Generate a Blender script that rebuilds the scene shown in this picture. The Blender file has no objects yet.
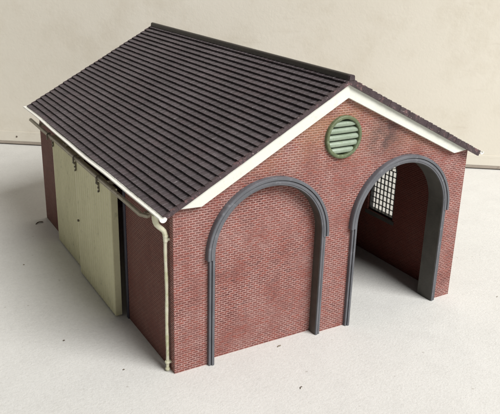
import bpy, bmesh, math, random
from mathutils import Vector, Matrix
from mathutils.geometry import tessellate_polygon

# everything below is authored in millimetres of the scale model; S turns it into metres
S = 0.001
random.seed(7)
scn = bpy.context.scene
C = scn.collection

# ------------------------------------------------------------------ camera
cd = bpy.data.cameras.new("camera")
cam = bpy.data.objects.new("camera", cd)
C.objects.link(cam)
cam.location = (-97.685*S, -220.205*S, 161.736*S)
cam.rotation_euler = (1.218384, -0.026362, -0.525669)
cd.sensor_fit = 'HORIZONTAL'
cd.sensor_width = 36.0
cd.lens = 699.418/500*36.0
cd.shift_x = -0.24/500
cd.shift_y = -3.77/500
cd.clip_start = 0.005
cd.clip_end = 20.0
scn.camera = cam

# ------------------------------------------------------------------ world and lamps
w = bpy.data.worlds.new("World")
scn.world = w
w.use_nodes = True
bg = w.node_tree.nodes['Background']
bg.inputs[0].default_value = (1.0, 0.97, 0.93, 1)
bg.inputs[1].default_value = 0.135

def area(name, loc, target, sx, sy, watts, col):
    l = bpy.data.lights.new(name, 'AREA')
    l.shape = 'RECTANGLE'; l.size = sx; l.size_y = sy
    l.energy = watts; l.color = col
    o = bpy.data.objects.new(name, l); C.objects.link(o)
    o.location = loc
    d = Vector(target) - Vector(loc)
    o.rotation_euler = d.to_track_quat('-Z', 'Y').to_euler()
    return o
# a large window to the front right of the table
area("window_light", (0.58, -1.20, 1.38), (0.06, 0.08, 0.03), 1.10, 0.95, 55.0, (1.0, 0.99, 0.97))

scn.view_settings.view_transform = 'Standard'
scn.view_settings.look = 'None'
scn.view_settings.exposure = 0.0
scn.view_settings.gamma = 1.0
scn.render.engine = 'CYCLES'

# ------------------------------------------------------------------ materials
class NT:
    def __init__(s, name):
        s.m = bpy.data.materials.new(name); s.m.use_nodes = True
        s.t = s.m.node_tree; s.b = s.t.nodes['Principled BSDF']
        s.tc = s.t.nodes.new('ShaderNodeTexCoord')
    def n(s, typ, **k):
        x = s.t.nodes.new(typ)
        for a, v in k.items():
            if a in x.inputs: x.inputs[a].default_value = v
            else: setattr(x, a, v)
        return x
    def l(s, a, b): s.t.links.new(a, b)
    def coord(s, scale=1000.0, src='Object', sc3=None):
        mp = s.n('ShaderNodeMapping')
        mp.inputs['Scale'].default_value = sc3 if sc3 else (scale, scale, scale)
        s.l(s.tc.outputs[src], mp.inputs['Vector']); return mp.outputs[0]
    def noise(s, vec, scale, detail=4, rough=.55, lo=.35, hi=.65):
        x = s.n('ShaderNodeTexNoise'); x.inputs['Scale'].default_value = scale
        x.inputs['Detail'].default_value = detail; x.inputs['Roughness'].default_value = rough
        s.l(vec, x.inputs['Vector'])
        r = s.n('ShaderNodeMapRange'); r.inputs['From Min'].default_value = lo; r.inputs['From Max'].default_value = hi
        s.l(x.outputs[0], r.inputs[0]); return r.outputs[0]
    def mix(s, fac, a, b, mode='MIX'):
        x = s.t.nodes.new('ShaderNodeMix'); x.data_type = 'RGBA'; x.blend_type = mode
        for sock, v in ((x.inputs[0], fac), (x.inputs[6], a), (x.inputs[7], b)):
            if isinstance(v, bpy.types.NodeSocket): s.l(v, sock)
            elif isinstance(v, (int, float)): sock.default_value = v
            else: sock.default_value = (*v, 1)
        return x.outputs[2]
    def mul(s, a, v, op='MULTIPLY'):
        x = s.n('ShaderNodeMath', operation=op)
        s.l(a, x.inputs[0])
        if isinstance(v, bpy.types.NodeSocket): s.l(v, x.inputs[1])
        else: x.inputs[1].default_value = v
        return x.outputs[0]
    def bump(s, h, dist_mm, strength=1.0):
        x = s.n('ShaderNodeBump'); x.inputs['Strength'].default_value = strength
        x.inputs['Distance'].default_value = dist_mm*S
        s.l(h, x.inputs['Height']); s.l(x.outputs[0], s.b.inputs['Normal'])
    def fin(s, col, rough=.6, spec=.5):
        if isinstance(col, bpy.types.NodeSocket): s.l(col, s.b.inputs['Base Color'])
        else: s.b.inputs['Base Color'].default_value = (*col, 1)
        if isinstance(rough, bpy.types.NodeSocket): s.l(rough, s.b.inputs['Roughness'])
        else: s.b.inputs['Roughness'].default_value = rough
        s.b.inputs['Specular IOR Level'].default_value = spec
        return s.m

def paint(name, c1, c2, c3=None, scale=.25, rough=.5, bump=.06, fine=1.5, f3=(.58, .7), spec=.4):
    t = NT(name); v = t.coord()
    col = t.mix(t.noise(v, scale, 5), c1, c2)
    if c3: col = t.mix(t.noise(v, scale*2.2, 6, .65, *f3), col, c3)
    fn = t.noise(v, fine, 4, .6, .2, .8)
    col = t.mix(.25, col, t.mix(fn, (0.55, .55, .55), (1, 1, 1)), 'MULTIPLY')
    t.bump(fn, bump)
    return t.fin(col, rough, spec)

def brick(name, str1, str2, hdr, mort, wash, wash_amt):
    """Stretcher bond with 0.98 mm courses and broad smeared joints; UVs are in millimetres"""
    t = NT(name)
    v = t.coord()
    wn = t.n('ShaderNodeTexNoise'); wn.inputs['Scale'].default_value = .9; wn.inputs['Detail'].default_value = 3
    t.l(v, wn.inputs['Vector'])
    w1 = t.n('ShaderNodeVectorMath', operation='SUBTRACT'); t.l(wn.outputs['Color'], w1.inputs[0]); w1.inputs[1].default_value = (.5, .5, .5)
    w2 = t.n('ShaderNodeVectorMath', operation='SCALE'); t.l(w1.outputs[0], w2.inputs[0]); w2.inputs['Scale'].default_value = .34
    w3 = t.n('ShaderNodeVectorMath', operation='ADD'); t.l(w2.outputs[0], w3.inputs[0]); t.l(t.tc.outputs['UV'], w3.inputs[1])
    sp = t.n('ShaderNodeSeparateXYZ'); t.l(w3.outputs[0], sp.inputs[0])
    H, PER, STR = .98, 2.45, 9.0
    row = t.mul(t.mul(sp.outputs[1], 1/H), 0.0, 'FLOOR')
    u2 = t.mul(sp.outputs[0], t.mul(row, PER/2), 'ADD')
    u2 = t.mul(u2, 640.0, 'ADD')
    fu = t.mul(u2, PER, 'MODULO')
    fv = t.mul(t.mul(sp.outputs[1], 90.0, 'ADD'), H, 'MODULO')
    inv = lambda x, k: t.mul(t.mul(x, -1.0), k, 'ADD')
    d1 = t.mul(fu, inv(fu, PER), 'MINIMUM')
    d2 = t.mul(t.mul(fu, STR, 'SUBTRACT'), 0.0, 'ABSOLUTE')
    dv = t.mul(fv, inv(fv, H), 'MINIMUM')
    d = t.mul(t.mul(d1, d2, 'MINIMUM'), dv, 'MINIMUM')
    mr = t.n('ShaderNodeMapRange', interpolation_type='SMOOTHSTEP'); mr.inputs['From Min'].default_value = .07; mr.inputs['From Max'].default_value = .30
    t.l(d, mr.inputs[0]); face = mr.outputs[0]
    ish = t.mul(fu, STR, 'GREATER_THAN')
    cell = t.n('ShaderNodeCombineXYZ')
    t.l(t.mul(t.mul(t.mul(t.mul(u2, 1/PER), 0.0, 'FLOOR'), 2.0), ish, 'ADD'), cell.inputs[0]); t.l(row, cell.inputs[1])
    wh = t.n('ShaderNodeTexWhiteNoise'); t.l(cell.outputs[0], wh.inputs['Vector'])
    rnd = wh.outputs['Value']
    big = t.noise(v, .05, 5, .6, .36, .6)
    fine = t.noise(v, 1.6, 5, .65, .3, .7)
    mid = t.noise(v, .4, 4, .6, .4, .62)
    c = t.mix(rnd, str1, str2)
    c = t.mix(t.mul(ish, .75), c, hdr)
    c = t.mix(t.mul(t.mul(t.mul(fine, big), rnd), wash_amt), c, wash)
    m = t.mix(t.mul(t.noise(v, .07, 6, .7, .42, .66), .7), mort, str1)
    m = t.mix(t.mul(t.noise(v, .6, 4, .7, .5, .7), .5), m, str2)
    m = t.mix(t.mul(fine, .3), m, str1)
    col = t.mix(face, m, c)
    col = t.mix(t.mul(mid, .15), col, str2)
    soot = t.noise(v, .10, 6, .75, .60, .74)
    col = t.mix(t.mul(soot, .3), col, (.055, .04, .045))
    h2 = t.mul(t.mul(fine, .3), face, 'ADD')
    t.bump(h2, .17, .95)
    return t, col

def brick_front():
    t, col = brick("weathered_red_brick", (.255, .072, .055), (.105, .032, .029), (.16, .055, .05), (.545, .36, .33), (.50, .28, .25), .8)
    # sandy orange weathering high in the gable
    v = t.coord()
    sep = t.n('ShaderNodeSeparateXYZ'); t.l(v, sep.inputs[0])
    r = t.n('ShaderNodeMapRange'); r.inputs['From Min'].default_value = 74; r.inputs['From Max'].default_value = 98
    t.l(sep.outputs[2], r.inputs[0])
    f = t.mul(t.mul(r.outputs[0], t.noise(v, .09, 5, .6, .35, .6)), .5)
    col = t.mix(f, col, (.42, .24, .13))
    # a soot stain on the gable beside the vent
    dv = t.n('ShaderNodeVectorMath', operation='DISTANCE'); dv.inputs[1].default_value = (99.0, 0.0, 87.5)
    t.l(v, dv.inputs[0])
    rs = t.n('ShaderNodeMapRange'); rs.inputs['From Min'].default_value = 13; rs.inputs['From Max'].default_value = 2
    t.l(dv.outputs['Value'], rs.inputs[0])
    col = t.mix(t.mul(t.mul(rs.outputs[0], t.noise(v, .16, 6, .7, .3, .6)), .95), col, (.07, .05, .05))
    return t.fin(col, .75, .25)
M = {}
M['brick'] = brick_front()
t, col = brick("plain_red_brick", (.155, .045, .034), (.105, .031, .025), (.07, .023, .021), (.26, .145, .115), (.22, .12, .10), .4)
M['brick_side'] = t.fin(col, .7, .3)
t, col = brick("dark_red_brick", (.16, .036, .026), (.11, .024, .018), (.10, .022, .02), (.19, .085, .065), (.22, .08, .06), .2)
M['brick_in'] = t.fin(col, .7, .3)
M['slate'] = paint("slate_grey_paint", (.105, .108, .122), (.145, .148, .165), (.26, .265, .29), .12, .45, .04, f3=(.6, .8))
M['reveal'] = paint("dark_grey_paint", (.068, .062, .053), (.09, .082, .07), None, .2, .55)
M['navy'] = paint("dark_navy_plastic", (.035, .035, .055), (.05, .05, .08), None, .2, .4)
M['white'] = paint("cream_white_paint", (.78, .79, .72), (.73, .74, .665), (.56, .56, .49), .09, .5, .04, 1.2, (.6, .82))
M['gutter'] = paint("white_gutter_paint", (.90, .89, .84), (.86, .85, .79), (.62, .60, .48), .15, .35, .03, 1.2, (.72, .88))
M['pipe'] = paint("tarnished_cream_paint", (.68, .67, .47), (.78, .76, .62), (.42, .43, .18), .12, .45, .05, 1.2, (.5, .72))
M['rail'] = paint("beige_rail_paint", (.46, .41, .31), (.55, .50, .39), (.20, .16, .11), .2, .4, .06)
M['door'] = paint("pale_green_door_paint", (.74, .715, .475), (.68, .655, .43), (.36, .36, .22), .08, .55, .05, 1.0, (.6, .8))
M['iron'] = paint("dark_bronze_metal", (.10, .085, .06), (.17, .145, .10), (.4, .36, .28), .5, .4, .05, f3=(.6, .7))
M['vent_green'] = paint("moss_green_paint", (.105, .13, .065), (.14, .17, .09), (.27, .32, .22), .25, .45, .06, f3=(.55, .75))
M['louvre'] = paint("pale_green_louvre_paint", (.23, .29, .21), (.31, .37, .29), (.18, .24, .12), .2, .3, .05, f3=(.58, .8))
M['vent_dark'] = paint("dark_green_plastic", (.05, .06, .035), (.07, .08, .05), None, .2, .6)
M['bar'] = paint("black_glazing_bar", (.025, .025, .025), (.04, .04, .04), None, .3, .4)

def roof_mat():
    t = NT("charcoal_roof_tile"); v = t.coord()
    col = t.mix(t.noise(v, .03, 5, .6), (.055, .041, .048), (.082, .065, .073))
    geo = t.n('ShaderNodeNewGeometry')
    rp = t.n('ShaderNodeMapRange'); rp.inputs['To Min'].default_value = .78; rp.inputs['To Max'].default_value = 1.2
    t.l(geo.outputs['Random Per Island'], rp.inputs[0])
    cb = t.n('ShaderNodeCombineColor')
    for i in range(3): t.l(rp.outputs[0], cb.inputs[i])
    col = t.mix(1.0, col, cb.outputs[0], 'MULTIPLY')
    f = t.noise(v, .9, 6, .7, .3, .7)
    col = t.mix(t.mul(f, .3), col, (.13, .115, .12))
    col = t.mix(t.mul(t.noise(v, .5, 5, .7, .60, .72), .7), col, (.26, .235, .24))
    col = t.mix(t.mul(t.noise(v, .08, 5, .7, .5, .7), .35), col, (.12, .08, .085))
    t.bump(f, .07)
    return t.fin(col, .55, .35)
M['tile'] = roof_mat()
def verge_mat():
    t = NT("worn_verge_plastic"); v = t.coord()
    col = t.mix(t.noise(v, .2, 5, .6), (.045, .03, .034), (.075, .052, .057))
    col = t.mix(t.mul(t.noise(v, .22, 5, .7, .56, .66), .45), col, (.30, .15, .15))
    col = t.mix(t.mul(t.noise(v, .9, 5, .7, .62, .72), .8), col, (.62, .48, .46))
    t.bump(t.noise(v, 1.5, 4), .08)
    return t.fin(col, .5, .35)
M['verge'] = verge_mat()
M['ridge'] = paint("near_black_ridge_paint", (.016, .012, .011), (.03, .022, .018), (.16, .12, .10), .08, .45, .05, 1.2, (.66, .85))

def glass_mat():
    m = bpy.data.materials.new("clear_plastic_pane"); m.use_nodes = True
    t = m.node_tree; t.nodes.clear()
    o = t.nodes.new('ShaderNodeOutputMaterial'); a = t.nodes.new('ShaderNodeBsdfTransparent'); g = t.nodes.new('ShaderNodeBsdfGlossy')
    a.inputs[0].default_value = (.95, .95, .94, 1)
    g.inputs['Roughness'].default_value = .08
    g.inputs[0].default_value = (.8, .8, .8, 1)
    mx = t.nodes.new('ShaderNodeMixShader'); f = t.nodes.new('ShaderNodeLayerWeight'); f.inputs[0].default_value = .12
    t.links.new(f.outputs[1], mx.inputs[0]); t.links.new(a.outputs[0], mx.inputs[1]); t.links.new(g.outputs[0], mx.inputs[2])
    t.links.new(mx.outputs[0], o.inputs[0]); return m
M['glass'] = glass_mat()

def ground_mat():
    t = NT("grey_card"); v = t.coord()
    col = t.mix(t.noise(v, .012, 6, .6), (.60, .592, .565), (.66, .652, .625))
    col = t.mix(t.mul(t.noise(v, .05, 7, .7, .45, .62), .5), col, (.56, .55, .525))
    f = t.noise(v, .5, 7, .8, .32, .68)
    col = t.mix(t.mul(f, .55), col, (.76, .755, .73))
    col = t.mix(t.mul(t.noise(v, .9, 5, .8, .54, .66), .42), col, (.47, .455, .42))
    col = t.mix(t.mul(t.noise(v, .28, 6, .8, .60, .70), .22), col, (.40, .37, .33))
    # rare small dark flecks in the card
    vo = t.n('ShaderNodeTexVoronoi'); vo.inputs['Scale'].default_value = .09; t.l(v, vo.inputs['Vector'])
    r = t.n('ShaderNodeMapRange'); r.inputs['From Min'].default_value = .06; r.inputs['From Max'].default_value = .035
    t.l(vo.outputs['Distance'], r.inputs[0])
    col = t.mix(t.mul(r.outputs[0], .4), col, (.3, .27, .23))
    t.bump(t.noise(v, 1.0, 5, .7, .3, .7), .14, .6)
    return t.fin(col, .8, .2)
M['ground'] = ground_mat()
def wall_mat():
    t = NT("cream_painted_board"); v = t.coord()
    col = t.mix(t.noise(v, .006, 6, .6), (.71, .665, .57), (.77, .73, .64))
    col = t.mix(t.mul(t.noise(v, .03, 7, .7, .48, .65), .35), col, (.57, .51, .40))
    f = t.noise(v, .35, 6, .7, .3, .7)
    col = t.mix(t.mul(f, .3), col, (.72, .68, .59))
    st = t.noise(t.coord(sc3=(200, 200, 1600)), .12, 5, .7, .62, .75)
    col = t.mix(t.mul(st, .25), col, (.50, .44, .34))
    t.bump(f, .10, .5)
    return t.fin(col, .7, .25)
M['wall'] = wall_mat()
M['bevel_shade'] = paint("shaded_bevel_taupe", (.36, .31, .26), (.44, .38, .32), (.25, .2, .16), .05, .7, .1)  # taupe puts the shade on the backdrop's lower bevel into the colour
M['dirt'] = paint("dark_crumb", (.10, .08, .06), (.16, .125, .095), None, .8, .8)
M['straw'] = paint("brown_crumb", (.22, .18, .13), (.30, .25, .19), None, .8, .8)

# ------------------------------------------------------------------ mesh helpers (mm)
class MB:
    def __init__(s): s.v = []; s.f = []
    def add(s, vs, fs):
        o = len(s.v); s.v += [tuple(x) for x in vs]; s.f += [tuple(i+o for i in f) for f in fs]
    def box(s, x0, x1, y0, y1, z0, z1):
        s.add([(x, y, z) for x in (x0, x1) for y in (y0, y1) for z in (z0, z1)],
              [(0, 1, 3, 2), (4, 6, 7, 5), (0, 4, 5, 1), (2, 3, 7, 6), (0, 2, 6, 4), (1, 5, 7, 3)])
    def prism(s, poly, axis, a, b, holes=()):
        # poly in the two remaining axes: axis 'y' -> (x, z); axis 'x' -> (y, z)
        def p3(p, t): return (p[0], t, p[1]) if axis == 'y' else ((t, p[0], p[1]) if axis == 'x' else (p[0], p[1], t))
        loops = [list(poly)] + [list(h) for h in holes]
        flat = [p for l in loops for p in l]; n = len(flat)
        tris = tessellate_polygon([[Vector((p[0], p[1], 0)) for p in l] for l in loops])
        vs = [p3(p, a) for p in flat] + [p3(p, b) for p in flat]
        fs = [tuple(t) for t in tris] + [tuple(i+n for i in reversed(t)) for t in tris]
        o = 0
        for l in loops:
            k = len(l)
            for i in range(k):
                j = (i+1) % k; fs.append((o+i, o+j, o+j+n, o+i+n))
            o += k
        s.add(vs, fs)
    def sweep(s, path, normals, sec, closed=False):
        # path (x,z) with outward normals in the xz plane; sec: closed loop of (r, y)
        n = len(sec); vs = []
        for (px, pz), (nx, nz) in zip(path, normals):
            for r, y in sec: vs.append((px+nx*r, y, pz+nz*r))
        fs = []; m = len(path)
        for i in range(m if closed else m-1):
            a = i*n; b = ((i+1) % m)*n
            for k in range(n):
                l = (k+1) % n; fs.append((a+k, b+k, b+l, a+l))
        if not closed:
            fs.append(tuple(range(n-1, -1, -1))); fs.append(tuple((m-1)*n+k for k in range(n)))
        s.add(vs, fs)
    def tube(s, pts, radii, seg=14):
        pts = [Vector(p) for p in pts]; n = len(pts); vs = []
        if isinstance(radii, (int, float)): radii = [radii]*n
        up = None
        for i, p in enumerate(pts):
            d = (pts[min(i+1, n-1)]-pts[max(i-1, 0)]).normalized()
            if up is None:
                up = Vector((0, 0, 1)) if abs(d.z) < .9 else Vector((0, 1, 0))
            x = up.cross(d).normalized(); y = d.cross(x).normalized(); up = y
            for k in range(seg):
                a = 2*math.pi*k/seg; vs.append(p+(x*math.cos(a)+y*math.sin(a))*radii[i])
        fs = []
        for i in range(n-1):
            for k in range(seg):
                l = (k+1) % seg; fs.append((i*seg+k, i*seg+l, (i+1)*seg+l, (i+1)*seg+k))
        fs.append(tuple(range(seg-1, -1, -1))); fs.append(tuple((n-1)*seg+k for k in range(seg)))
        s.add(vs, fs)
    def build(s, name, mat, parent=None, bevel=0, smooth=False, org=(0, 0, 0), segs=2):
        me = bpy.data.meshes.new(name)
        me.from_pydata([((x-org[0])*S, (y-org[1])*S, (z-org[2])*S) for x, y, z in s.v], [], s.f)
        bm = bmesh.new(); bm.from_mesh(me); bmesh.ops.recalc_face_normals(bm, faces=bm.faces)
        uvl = bm.loops.layers.uv.new('UVMap')
        for f in bm.faces:
            n = f.normal; ax = max(range(3), key=lambda i: abs(n[i]))
            for lp in f.loops:
                c = lp.vert.co/S + Vector(org)
                lp[uvl].uv = (c.x, c.z) if ax == 1 else ((c.y, c.z) if ax == 0 else (c.x, c.y))
            f.smooth = smooth
        bm.to_mesh(me); bm.free()
        me.materials.append(mat)
        o = bpy.data.objects.new(name, me); C.objects.link(o)
        o.location = tuple(c*S for c in org)
        if parent:
            o.parent = parent
            if parent.type == 'MESH': o.location = tuple(o.location[i]-parent_org(parent)[i] for i in range(3))
        if bevel:
            b = o.modifiers.new('bevel', 'BEVEL'); b.width = bevel*S; b.segments = segs; b.limit_method = 'ANGLE'; b.angle_limit = math.radians(40)
        if smooth:
            me.set_sharp_from_angle(angle=math.radians(42))
        return o
def parent_org(p):
    v = Vector((0, 0, 0))
    while p: v = v+p.location; p = p.parent
    return v
def structure(o): o['kind'] = 'structure'; return o

# ------------------------------------------------------------------ setting
g = MB(); g.box(-1200, 1400, -1200, 1300, -6, 0)
structure(g.build('ground', M['ground']))
# backdrop: a board standing on edge behind the model
P0 = Vector((10.2, 376.5, 0)); P1 = Vector((344, 137.5, 0))
ux = (P1-P0).normalized(); un = Vector((-ux.y, ux.x, 0))       # un points away from the camera
if un.y < 0: un = -un
def wallobj(name, a0, a1, d0, d1, z0, z1, mat, bev=0):
    m = MB(); vs = []
    for a in (a0, a1):
        for d in (d0, d1):
            for z in (z0, z1): p = P0+ux*a+un*d; vs.append((p.x, p.y, z))
    m.add(vs, [(0, 1, 3, 2), (4, 6, 7, 5), (0, 4, 5, 1), (2, 3, 7, 6), (0, 2, 6, 4), (1, 5, 7, 3)])
    return structure(m.build(name, mat, bevel=bev))
wallobj('backdrop', -600, 1000, 0, 14, 2.9, 620, M['wall'], .4)
wallobj('backdrop_lower_board', -600, 1000, -.45, -.01, 3.0, 11.4, M['wall'], .25)
wallobj('backdrop_base_strip', -600, 1000, -.8, 13, .75, 2.85, M['bevel_shade'], .3)
# nail hole in the lower board, its darkness made as a raised dark disc
m = MB(); c0 = P0+ux*14.9+un*-.46; q_ = 12; vs = []
for dd, r in ((0, .75), (-.25, .7), (-.4, .4)):
    for i in range(q_):
        a = 2*math.pi*i/q_; p = c0+ux*(r*math.cos(a))+un*dd; vs.append((p.x, p.y, 7.0+r*math.sin(a)))
m.add(vs, [(k*q_+i, k*q_+(i+1) % q_, (k+1)*q_+(i+1) % q_, (k+1)*q_+i) for k in range(2) for i in range(q_)]+[tuple(range(q_)), tuple(2*q_+i for i in range(q_))])
o = m.build('nail_hole_disc', M['dirt'], org=(c0.x, c0.y, 7.0)); o['label'] = "small dark disc for a nail hole in the cream board at the far left"; o['category'] = "nail hole"


# ------------------------------------------------------------------ the engine shed
shed = bpy.data.objects.new('engine_shed', None); C.objects.link(shed)
shed.empty_display_size = .02
shed['label'] = "red brick model engine shed with two front arches and charcoal tiled roof"
shed['category'] = "model building"

W, L = 150.0, 191.8
XR = 75.6
EL, ZL = -5.3, 69.8      # left eave tip
ER, ZR = 154.8, 75.2     # right eave tip
ZA = 114.3               # tile apex
YF, YB = -3.6, 197.0
sl = (ZA-ZL)/(XR-EL); sr = (ZA-ZR)/(ER-XR)
def ztop(x): return ZL+sl*(x-EL) if x < XR else ZR+sr*(ER-x)
TH = 2.1                 # vertical thickness of roof
def zbot(x): return ztop(x)-TH

def arc_path(cx, cz, r, a0, a1, n):
    return [(cx+r*math.cos(math.radians(a0+(a1-a0)*i/n)), cz+r*math.sin(math.radians(a0+(a1-a0)*i/n))) for i in range(n+1)]
ARCH = [(42.2, 48.6), (111.6, 49.0)]
RO = 27.0
def arch_hole(cx, cz, r, n=48):
    return [(cx+r, -1.0)]+arc_path(cx, cz, r, 0, 180, n)+[(cx-r, -1.0)]
# front wall: outline runs round the arch openings as notches from the ground
VX, VZ = 76.0, 89.6
out = [(0, 0)]
for cx, cz in ARCH:
    out += [(cx-RO, 0)]+list(reversed(arc_path(cx, cz, RO, 0, 180, 48)))+[(cx+RO, 0)]
out += [(W, 0), (W, zbot(W)-.3), (XR, zbot(XR)-.4), (0, zbot(0)-.3)]
vent_hole = arc_path(VX, VZ, 7.85, 0, 360, 40)[:-1]
m = MB(); m.prism(out, 'y', 0, 3.2, [vent_hole])
front = m.build('front_wall', M['brick'], shed)
m = MB(); m.prism([(ARCH[0][0]-28.5, 0), (ARCH[0][0]+28.5, 0)]+arc_path(ARCH[0][0], ARCH[0][1], 28.5, 0, 180, 32), 'y', 3.23, 5.7)
o = m.build('infill_panel', M['brick'], shed); o['label'] = "brick infill panel closing the left arch"
# left wall with a doorway
DY0, DY1, DZ = 52.0, 151.0, 61.5
m = MB()
m.prism([(3.22, 0), (DY0, 0), (DY0, DZ), (DY1, DZ), (DY1, 0), (L, 0), (L, zbot(0)-.5), (3.22, zbot(0)-.5)], 'x', 0, 3)
m.build('side_wall', M['brick_side'], shed)
# right wall with an arched window
WY0, WY1, WZ0, WZS = 42.2, 63.4, 24.8, 50.6
wr = (WY1-WY0)/2; wc = (WY0+WY1)/2
win_hole = [(WY1, WZ0), (WY0, WZ0)]+list(reversed(arc_path(wc, WZS, wr, 0, 180, 28)))
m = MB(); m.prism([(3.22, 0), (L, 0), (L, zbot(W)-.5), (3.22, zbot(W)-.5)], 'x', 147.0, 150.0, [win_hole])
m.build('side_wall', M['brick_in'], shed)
# outer skin of the right wall so that its outside matches the front
m = MB(); m.prism([(3.22, 0), (L, 0), (L, zbot(W)-.5), (3.22, zbot(W)-.5)], 'x', 150.02, 150.6, [win_hole])
m.build('brick_skin', M['brick_side'], shed)
# back wall
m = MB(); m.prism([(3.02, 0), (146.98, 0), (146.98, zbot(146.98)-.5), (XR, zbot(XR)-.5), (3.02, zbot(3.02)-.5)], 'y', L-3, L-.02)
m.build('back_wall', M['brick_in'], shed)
# brick plinth strip just under the left end of front
# ------------------------------------------------------------------ arch surrounds
def surround(cx, cz, depth, label):
    path = [(cx+RO, 0.0)]; nor = [(1, 0)]
    for i in range(1, 6): path.append((cx+RO, cz*i/6)); nor.append((1, 0))
    for i in range(61):
        a = math.radians(180*i/60); path.append((cx+RO*math.cos(a), cz+RO*math.sin(a))); nor.append((math.cos(a), math.sin(a)))
    for i in range(5, 0, -1): path.append((cx-RO, cz*i/6)); nor.append((-1, 0))
    path.append((cx-RO, 0.0)); nor.append((-1, 0))
    lin = MB()
    lin.sweep(path, nor, [(-1.7, depth), (-1.7, -1.65), (-1.55, -1.8), (-.75, -1.8), (-.6, -1.65), (-.6, -.9), (-.3, -.9), (-.3, -1.4), (-.15, -1.5), (.45, -1.5), (.62, -1.35), (.62, -.02), (-.02, -.02), (-.02, depth)])
    o = lin.build('arch_surround', M['slate'], shed, smooth=True); o['label'] = label
    ho = MB(); hp = []; hn = []
    hp.append((cx+RO, cz-1.2)); hn.append((1, 0))
    for i in range(61):
        a = math.radians(180*i/60); hp.append((cx+RO*math.cos(a), cz+RO*math.sin(a))); hn.append((math.cos(a), math.sin(a)))
    hp.append((cx-RO, cz-1.2)); hn.append((-1, 0))
    ho.sweep(hp, hn, [(-1.0, -1.2), (-1.0, -1.95), (-.9, -2.05), (.05, -2.05), (.15, -1.95), (.15, -1.5), (.4, -1.5), (.4, -2.2), (.55, -2.35), (1.45, -2.35), (1.65, -2.15), (1.75, -1.6), (1.75, -.02), (.7, -.02), (.7, -1.2)])
    ho.build('hood_mould', M['slate'], o, smooth=True)
    rv = MB()
    rv.sweep(path, nor, [(-1.72, depth+.02), (-1.95, depth+.02), (-1.95, -1.3), (-1.72, -1.3)])
    rv.build('reveal_lining', M['reveal'], o, smooth=True)
    return o
surround(*ARCH[0], 3.18, "slate grey surround of the bricked-up left arch")
surround(*ARCH[1], 7.9, "slate grey surround of the open right arch")
# the open arch has a deeper pier behind the front wall
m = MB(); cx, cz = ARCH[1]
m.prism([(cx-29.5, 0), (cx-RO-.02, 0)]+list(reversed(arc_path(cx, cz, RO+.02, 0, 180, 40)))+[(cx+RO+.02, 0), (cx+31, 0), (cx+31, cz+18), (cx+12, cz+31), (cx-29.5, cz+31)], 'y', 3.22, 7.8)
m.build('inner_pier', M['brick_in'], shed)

# ------------------------------------------------------------------ round vent
vent = bpy.data.objects.new('round_vent', None); C.objects.link(vent); vent.parent = shed
vent.location = (VX*S, -1*S, VZ*S)
vp = arc_path(VX, VZ, 0, 0, 360, 56)[:-1]
vn = [(math.cos(2*math.pi*i/56), math.sin(2*math.pi*i/56)) for i in range(56)]
m = MB(); m.sweep(vp, vn, [(7.5, 1.5), (7.5, -1.1), (7.62, -1.3), (7.85, -1.42), (8.5, -1.45), (8.85, -1.3), (9.0, -1.0), (9.05, 0), (7.7, 0), (7.7, 1.5)], True)
m.build('frame', M['vent_green'], vent, smooth=True, org=(VX, -1, VZ)).location = (0, 0, 0)
m = MB(); m.prism(arc_path(VX, VZ, 7.5, 0, 360, 40)[:-1], 'y', 1.6, 2.4)
m.build('backing', M['vent_dark'], vent, org=(VX, -1, VZ)).location = (0, 0, 0)
for k in range(5):
    zc = 5.5-k*2.78
    half = math.sqrt(7.75**2-zc**2)
    m = MB(); n = 14; sec = []
    for i in range(n+1):
        a = math.radians(-100+200*i/n)
        sec.append((-1.05*math.cos(a), 1.22*math.sin(a)))
    sec.append((.75, 1.1)); sec.append((.75, -1.1))
    vs = []; fs = []; cols = 13
    for c in range(cols):
        x = -half+2*half*c/(cols-1)
        e = 1.0-.12*(abs(2*c/(cols-1)-1))**8
        for (yy, zz) in sec:
            # louvres lean: lower edge comes forward
            ry, rz = yy*e, zz*e
            ang = math.radians(18)
            vs.append((VX+x, .1+ry*math.cos(ang)+rz*math.sin(ang), VZ+zc-ry*math.sin(ang)*.4+rz*math.cos(ang)))
    q = len(sec)
    for c in range(cols-1):
        for k2 in range(q):
            l2 = (k2+1) % q; fs.append((c*q+k2, c*q+l2, (c+1)*q+l2, (c+1)*q+k2))
    fs.append(tuple(range(q))); fs.append(tuple((cols-1)*q+i for i in range(q-1, -1, -1)))
    m.add(vs, fs)
    m.build('louvre', M['louvre'], vent, smooth=True, org=(VX, -1, VZ)).location = (0, 0, 0)

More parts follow.
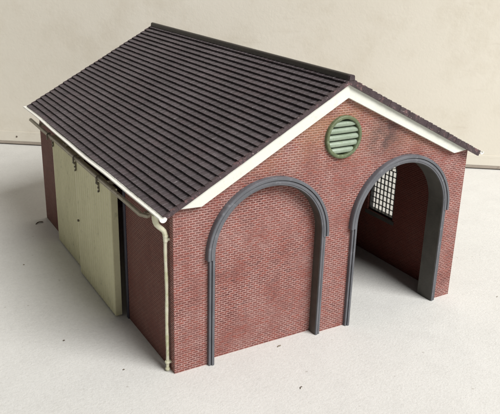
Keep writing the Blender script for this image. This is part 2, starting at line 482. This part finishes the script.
# ------------------------------------------------------------------ roof
def roof(side):
    x0, z0 = (EL, ZL) if side < 0 else (ER, ZR)
    dx, dz = XR-x0, ZA-z0; ln = math.hypot(dx, dz)
    u = (dx/ln, dz/ln); n = (-u[1], u[0]) if side < 0 else (u[1], -u[0])
    if n[1] < 0: n = (-n[0], -n[1])
    VT = 2.1 if side < 0 else 3.0
    T = 1.05; NC = 29; pitch = ln/NC
    def P(s, h, y): return (x0+u[0]*s+n[0]*h, y, z0+u[1]*s+n[1]*h)
    slab = MB()
    h0 = -T; h1 = -TH*abs(u[0])
    a, b, c, d = P(0.25, h0, 0), P(ln, h0, 0), P(ln, h1, 0), P(0.6, h1, 0)
    slab.prism([(a[0], a[2]), (b[0], b[2]), (c[0], c[2]), (d[0], d[2])], 'y', YF+.55, YB-.3)
    so = slab.build('roof_slope', M['verge'], shed)
    tl = MB(); tw = 3.72
    ys = YF+1.25
    for i in range(NC):
        off = (i % 2)*tw*.5
        y = ys-off
        wob = random.uniform(-.03, .03)
        while y < YB-.02:
            ya = max(y, ys)+.07; yb = min(y+tw, YB)-.07
            if yb-ya > .4:
                j = random.uniform(-.07, .07)+wob; k = random.uniform(-.05, .05)
                s0 = i*pitch+k; s1 = (i+1)*pitch+.25
                lo = -.02+j; hi = -T+.12
                # tile body
                vs = [P(s0, lo, ya), P(s0, lo, yb), P(s1, hi, yb), P(s1, hi, ya),
                      P(s0+.18, -T-.05, ya), P(s0+.18, -T-.05, yb), P(s1, -T-.1, yb), P(s1, -T-.1, ya)]
                tl.add(vs, [(0, 1, 2, 3), (7, 6, 5, 4), (0, 4, 5, 1), (1, 5, 6, 2), (2, 6, 7, 3), (3, 7, 4, 0)])
                # raised side lap
                if yb-ya > 1.5:
                    r = .24
                    vs = [P(s0-.03, lo-.05, ya), P(s0-.03, lo-.05, ya+.55), P(s1, hi-.05, ya+.55), P(s1, hi-.05, ya),
                          P(s0-.03, lo+r, ya+.12), P(s0-.03, lo+r, ya+.38), P(s1-.7, hi+r*.8+.1, ya+.38), P(s1-.7, hi+r*.8+.1, ya+.12)]
                    tl.add(vs, [(4, 5, 6, 7), (0, 4, 7, 3), (1, 2, 6, 5), (0, 1, 5, 4), (3, 7, 6, 2)])
            y += tw
    tl.build('roof_tiles', M['tile'], so)
    # stepped verge along the front and back ends of this slope
    hv = -VT*abs(u[0])-.02
    for (ya, yb, nm) in ((YF, YF+1.2, 'verge'), (YB-.25, YB+.35, 'verge')):
        vg = MB()
        for i in range(NC):
            s0 = i*pitch-.06; s1 = (i+1)*pitch+.05
            j = random.uniform(-.08, .08); k = random.uniform(-.08, .08) if nm == 'verge' else 0
            vs = []
            for y in (ya+k, yb):
                vs += [P(s0, .02+j, y), P(s1, -T+.75+j, y), P(s1, hv, y), P(s0, hv, y)]
            vg.add(vs, [(0, 1, 2, 3), (7, 6, 5, 4), (0, 4, 5, 1), (1, 5, 6, 2), (2, 6, 7, 3), (3, 7, 4, 0)])
        vg.build(nm, M['verge'], so)
roof(-1); roof(1)
# ridge capping
m = MB(); n = 10; sec = [(-1.3, ZA-1.0)]
for i in range(n+1):
    a = math.radians(180-180*i/n); sec.append((1.2*math.cos(a), ZA+.15+1.05*math.sin(a)**.7))
sec.append((1.3, ZA-1.0))
m.prism([(XR+p[0], p[1]) for p in sec], 'y', YF-.15, YB+.4)
m.build('ridge_cap', M['ridge'], shed, smooth=True)
m = MB(); m.prism([(XR+p[0]*1.03, p[1]+.05) for p in sec], 'y', YF-.3, YF+1.3)
m.build('ridge_end_tile', M['verge'], shed, bevel=.15)

# bargeboards
m = MB(); m.prism([(1.7, zbot(1.7)-.5), (10.6, zbot(1.7)-.9), (XR, 106.2), (XR, zbot(XR)-.03)], 'y', -2.6, -.02)
m.build('bargeboard', M['white'], shed, bevel=.12)['label'] = "white bargeboard on the left gable slope"
m = MB(); m.prism([(XR+.03, zbot(XR)-.03), (XR+.03, 106.2), (139.2, 75.5), (148.2, zbot(148.2)-.03)], 'y', -2.2, -.02)
m.build('bargeboard', M['white'], shed, bevel=.12)['label'] = "white bargeboard on the right gable slope"

# ------------------------------------------------------------------ gutter and downpipe
m = MB(); gx, gz, gr = -5.9, 69.35, 1.35
sec = [(gx+gr*math.cos(math.radians(a)), gz+gr*math.sin(math.radians(a))) for a in range(180, 361, 15)]
sec += [(gx+(gr-.95)*math.cos(math.radians(a)), gz+(gr-.95)*math.sin(math.radians(a))) for a in range(360, 179, -15)]
vs = []; fs = []; ny = 40; q = len(sec)
for i in range(ny+1):
    t_ = i/ny; y = -4.6+t_*(YB+.6+4.6)
    wz = .22*math.sin(t_*9.0)+.12*math.sin(t_*23+1); wx = .16*math.sin(t_*7+2)
    for p in sec: vs.append((p[0]+wx, y, p[1]+wz))
for i in range(ny):
    for k in range(q):
        l_ = (k+1) % q; fs.append((i*q+k, i*q+l_, (i+1)*q+l_, (i+1)*q+k))
fs.append(tuple(range(q))); fs.append(tuple(ny*q+i for i in range(q-1, -1, -1)))
m.add(vs, fs)
gut = m.build('gutter', M['gutter'], shed, smooth=True)
for y0, y1 in ((-5.1, -4.3), (YB+.2, YB+.9)):
    m = MB(); m.prism([(gx+(gr+.12)*math.cos(math.radians(a)), gz+.1+(gr+.12)*math.sin(math.radians(a))) for a in range(180, 361, 15)], 'y', y0, y1)
    m.build('gutter_end', M['gutter'], gut, bevel=.1)

pp = []
for p in [(-5.6, 3.2, 68.2), (-5.6, 3.2, 66.6), (-5.5, 3.2, 65.4), (-5.1, 3.25, 64.3), (-4.2, 3.3, 63.2), (-3.1, 3.35, 62.2), (-2.2, 3.4, 61.2), (-1.75, 3.45, 60.0), (-1.6, 3.5, 58.6), (-1.6, 3.5, 57.0)]: pp.append(p)
rr = [1.35, 1.3, 1.15, 1.05, 1.0, 1.0, .98, .95, .9, .82]
m = MB(); m.tube(pp, rr, 16)
dp = m.build('downpipe', M['pipe'], shed, smooth=True)
pp = []; rr = []
for i in range(37):
    z = 57.5-i*(57.0/36)
    pp.append((-1.55+.10*math.sin(z*.21), 3.4+.14*math.sin(z*.13+1), z)); rr.append(.66+.04*math.sin(z*.5)+.03*math.sin(z*1.7))
m = MB(); m.tube(pp, rr, 14); m.build('pipe_length', M['pipe'], dp, smooth=True)
for z, r in ((59.0, 1.1), (57.0, .95), (4.2, 1.15), (1.0, 1.0)):
    m = MB(); m.tube([(-1.55, 3.45, z+.5), (-1.55, 3.45, z), (-1.55, 3.45, z-.5)], [r*.85, r, r*.85], 14)
    m.build('pipe_collar', M['pipe'], dp, smooth=True)
for z in (57.5, 4.0):
    m = MB(); m.box(-1.6, .3, 2.9, 4.1, z-.5, z+.5)
    m.build('pipe_bracket', M['pipe'], dp, bevel=.1)

# gutter on the right eave, only its end shows
m = MB(); gx2, gz2 = ER+.6, ZR-.6
m.prism([(gx2+1.2*math.cos(math.radians(a)), gz2+1.2*math.sin(math.radians(a))) for a in range(180, 361, 15)]+[(gx2+.7*math.cos(math.radians(a)), gz2+.7*math.sin(math.radians(a))) for a in range(360, 179, -15)], 'y', YF-.4, YB+.5)
m.build('gutter', M['gutter'], shed, smooth=True)

# ------------------------------------------------------------------ doors, jambs and rail
m = MB(); m.box(-.55, 3.1, 49.8, 51.98, 0, DZ+.5)
m.build('door_jamb', M['navy'], shed, bevel=.15)
m = MB(); m.box(-.4, 3.1, DY1+.02, DY1+2, 0, DZ+.5)
m.build('door_jamb', M['navy'], shed, bevel=.15)
def door(y0, y1, xo, th, z0, z1, label, swing=0):
    d = bpy.data.objects.new('sliding_door', None); C.objects.link(d); d.parent = shed
    d.location = (xo*S, y0*S, z0*S); d['label'] = label
    m = MB(); n = 16*10; vs = []; fs = []
    np_ = 16
    prof = []
    for i in range(n+1):
        y = y0+(y1-y0)*i/n; ph = (i/n*np_) % 1.0
        e = min(i, n-i)/n
        bead = .0
        if .0 <= ph < .22: bead = math.sin(ph/.22*math.pi)
        prof.append((xo+.18-.30*bead if e > .004 else xo+.18, y))
    poly = prof+[(xo+th, y1), (xo+th, y0)]
    m.prism(poly, 'z', z0, z1)
    p = m.build('panel', M['door'], d, org=(xo, y0, z0)); p.location = (0, 0, 0)
    m = MB()
    m.box(xo+.25, xo+th+.1, y0-.25, y0-.01, z0-.02, z1)
    p = m.build('edge_strip', M['door'], d, bevel=.06, org=(xo, y0, z0)); p.location = (0, 0, 0)
    return d
dn = door(54.2, 106.5, -5.2, 3.1, .7, 62.0, "nearer pale green boarded sliding door")
df = door(105.0, 153.5, -3.3, 2.6, .8, 62.0, "further pale green boarded sliding door")
# knob at meeting edge
m = MB(); m.tube([(-5.1, 103.8, 30.2), (-5.7, 103.8, 30.2), (-6.0, 103.8, 30.2)], [.55, .7, .4], 12)
m.build('knob', M['iron'], dn, smooth=True, org=(-5.2, 54.2, .7)).location = (0, 0, 0)
def hanger(y, par, x, org):
    m = MB()
    xx = x-.55
    m.box(xx+.1, xx+.55, y-.45, y+.45, 56.6, 61.0)
    m.tube([(-6.3, y, 60.6), (-6.3, y, 63.4), (-5.8, y, 63.95), (-4.4, y, 64.2)], [.45, .5, .5, .5], 8)
    m.tube([(xx-.3, y-1.1, 60.6), (xx-.3, y+1.1, 60.6)], [.55, .55], 10)
    m.tube([(xx-.3, y, 58.6), (xx+.2, y, 58.6)], [.5, .5], 10)
    m.tube([(xx-.3, y, 56.8), (xx+.2, y, 56.8)], [.5, .5], 10)
    h = m.build('hanger', M['iron'], par, org=org, bevel=.08); h.location = (0, 0, 0)
hanger(68.5, dn, -5.2, (-5.2, 54.2, .7))
hanger(103.2, dn, -5.2, (-5.2, 54.2, .7))
hanger(150.5, df, -3.3, (-3.3, 105.0, .8))
# rail: rounded cover over the door tops
m = MB(); rx, rz = -4.6, 62.6
sec = [(-5.6, 62.85), (-5.45, 63.1), (-5.2, 63.25), (-4.9, 63.3), (-4.3, 63.3), (-4.3, 62.2), (-5.3, 62.15), (-5.7, 62.05), (-5.85, 62.15), (-5.8, 62.35), (-5.62, 62.45)]
vs = []; fs = []; q = len(sec); ny = 30
for i in range(ny+1):
    t_ = i/ny; y = 13.5+t_*(192.5-13.5)
    lift = 0
    for p in sec: vs.append((p[0]+(.0 if i else 1.0), y, p[1]+.08*math.sin(t_*12)+(1.0 if i == 0 else 0)))
for i in range(ny):
    for k in range(q):
        l_ = (k+1) % q; fs.append((i*q+k, i*q+l_, (i+1)*q+l_, (i+1)*q+k))
fs.append(tuple(range(q))); fs.append(tuple(ny*q+i for i in range(q-1, -1, -1)))
m.add(vs, fs)
rail = m.build('door_rail', M['rail'], shed, smooth=True)
for y in (18, 60, 128, 176):
    m = MB(); m.box(-3.9, .2, y-.9, y+.9, 62.4, 63.9)
    m.build('rail_bracket', M['rail'], rail, bevel=.1)

# ------------------------------------------------------------------ window in the right wall
win = bpy.data.objects.new('window', None); C.objects.link(win); win.parent = shed
win.location = (147*S, wc*S, WZ0*S)
GX = 150.2
def wb(m, name, mat, **k):
    o = m.build(name, mat, win, org=(147, wc, WZ0), **k); o.location = (0, 0, 0); return o
def inside(y, z, r=wr): return z <= WZS or (y-wc)**2+(z-WZS)**2 < r*r
m = MB()
inner = [(WY1-.35, WZ0+.9), (WY0+.35, WZ0+.9)]+list(reversed(arc_path(wc, WZS, wr-.35, 0, 180, 28)))
m.prism([(WY1, WZ0), (WY0, WZ0)]+list(reversed(arc_path(wc, WZS, wr, 0, 180, 28))), 'x', 148.4, 151.0, [inner])
fr = wb(m, 'frame', M['bar'])
m = MB(); bw = .18
pit = 2.95
for k in range(1, 8):
    y = WY1-k*pit
    if y < WY0+.5: break
    m.box(GX-.35, GX+.35, y-bw, y+bw, WZ0+.9, WZS)
for k in range(1, 9):
    z = WZ0+.9+k*(WZS-WZ0-.9)/8.0
    m.box(GX-.32, GX+.32, WY0+.3, WY1-.3, z-bw, z+bw)
def arcbar(r, a0=0, a1=180, n=20):
    pa = arc_path(wc, WZS, r-bw, a0, a1, n); pb = arc_path(wc, WZS, r+bw, a0, a1, n)
    m.prism(pa+list(reversed(pb)), 'x', GX-.3, GX+.3)
arcbar(6.6); arcbar(3.0)
for a in range(20, 180, 20):
    c_, s_ = math.cos(math.radians(a)), math.sin(math.radians(a))
    p0, p1 = (wc+3.0*c_, WZS+3.0*s_), (wc+(wr-.3)*c_, WZS+(wr-.3)*s_)
    m.prism([(p0[0]-s_*bw, p0[1]+c_*bw), (p0[0]+s_*bw, p0[1]-c_*bw), (p1[0]+s_*bw, p1[1]-c_*bw), (p1[0]-s_*bw, p1[1]+c_*bw)], 'x', GX-.28, GX+.28)
wb(m, 'glazing_bars', M['bar'])
m = MB(); m.prism(inner, 'x', GX-.06, GX+.06)
wb(m, 'pane', M['glass'])
m = MB(); m.box(146.5, 148.3, WY0-1.2, WY1+1.2, WZ0-2.2, WZ0-.02)
wb(m, 'sill', M['reveal'], bevel=.2)

# ------------------------------------------------------------------ crumbs lying on the card
def crumb(x, y, pts, r, mat, label):
    r *= .62; m = MB(); m.tube([(x+a*.8, y+b*.8, r*.75+c) for a, b, c in pts], [r*.6]+[r]*(len(pts)-2)+[r*.4], 7)
    o = m.build('crumb', mat, smooth=True, org=(x, y, 0))
    for v_ in o.data.vertices: v_.co += Vector([random.uniform(-.15, .15)*r*S for _ in range(3)])
    mz = min(v_.co.z for v_ in o.data.vertices)
    for v_ in o.data.vertices: v_.co.z -= mz
    o['label'] = label; o['category'] = 'crumb'; o['group'] = 'crumbs scattered on the card'
    return o
crumb(-6.5, 184.5, [(-3.2, -1.8, 0), (-1.6, -.2, .3), (.2, .5, .4), (2.2, .4, .2), (3.0, .1, 0)], .55, M['dirt'], "curved dark shred near the back left corner of the shed")
crumb(-31.8, 44.8, [(-.5, 0, 0), (0, .1, .1), (.5, 0, 0)], .5, M['dirt'], "dark round speck midway along the left side of the card")
crumb(-16.9, 12.1, [(-.5, 0, 0), (0, .1, .1), (.5, .2, 0)], .45, M['dirt'], "dark speck left of the downpipe foot")
crumb(-28.9, 128.9, [(-.5, 0, 0), (0, .1, .1), (.5, 0, 0)], .42, M['straw'], "brown speck out from the further sliding door")
crumb(39.6, -31.7, [(-.9, -.7, 0), (-.3, .1, .1), (.5, .5, .1), (1.0, .4, 0)], .32, M['dirt'], "thin dark shred in front of the left arch, at the front of the card")
crumb(48.2, -2.2, [(-1.2, -.3, 0), (-.3, .3, .1), (.6, 0, .2), (1.3, .5, 0)], .42, M['straw'], "brown crumb against the foot of the bricked-up arch")
crumb(170.0, -14.0, [(-.6, 0, 0), (0, .1, .1), (.6, .2, 0)], .35, M['straw'], "brown speck right of the open arch")
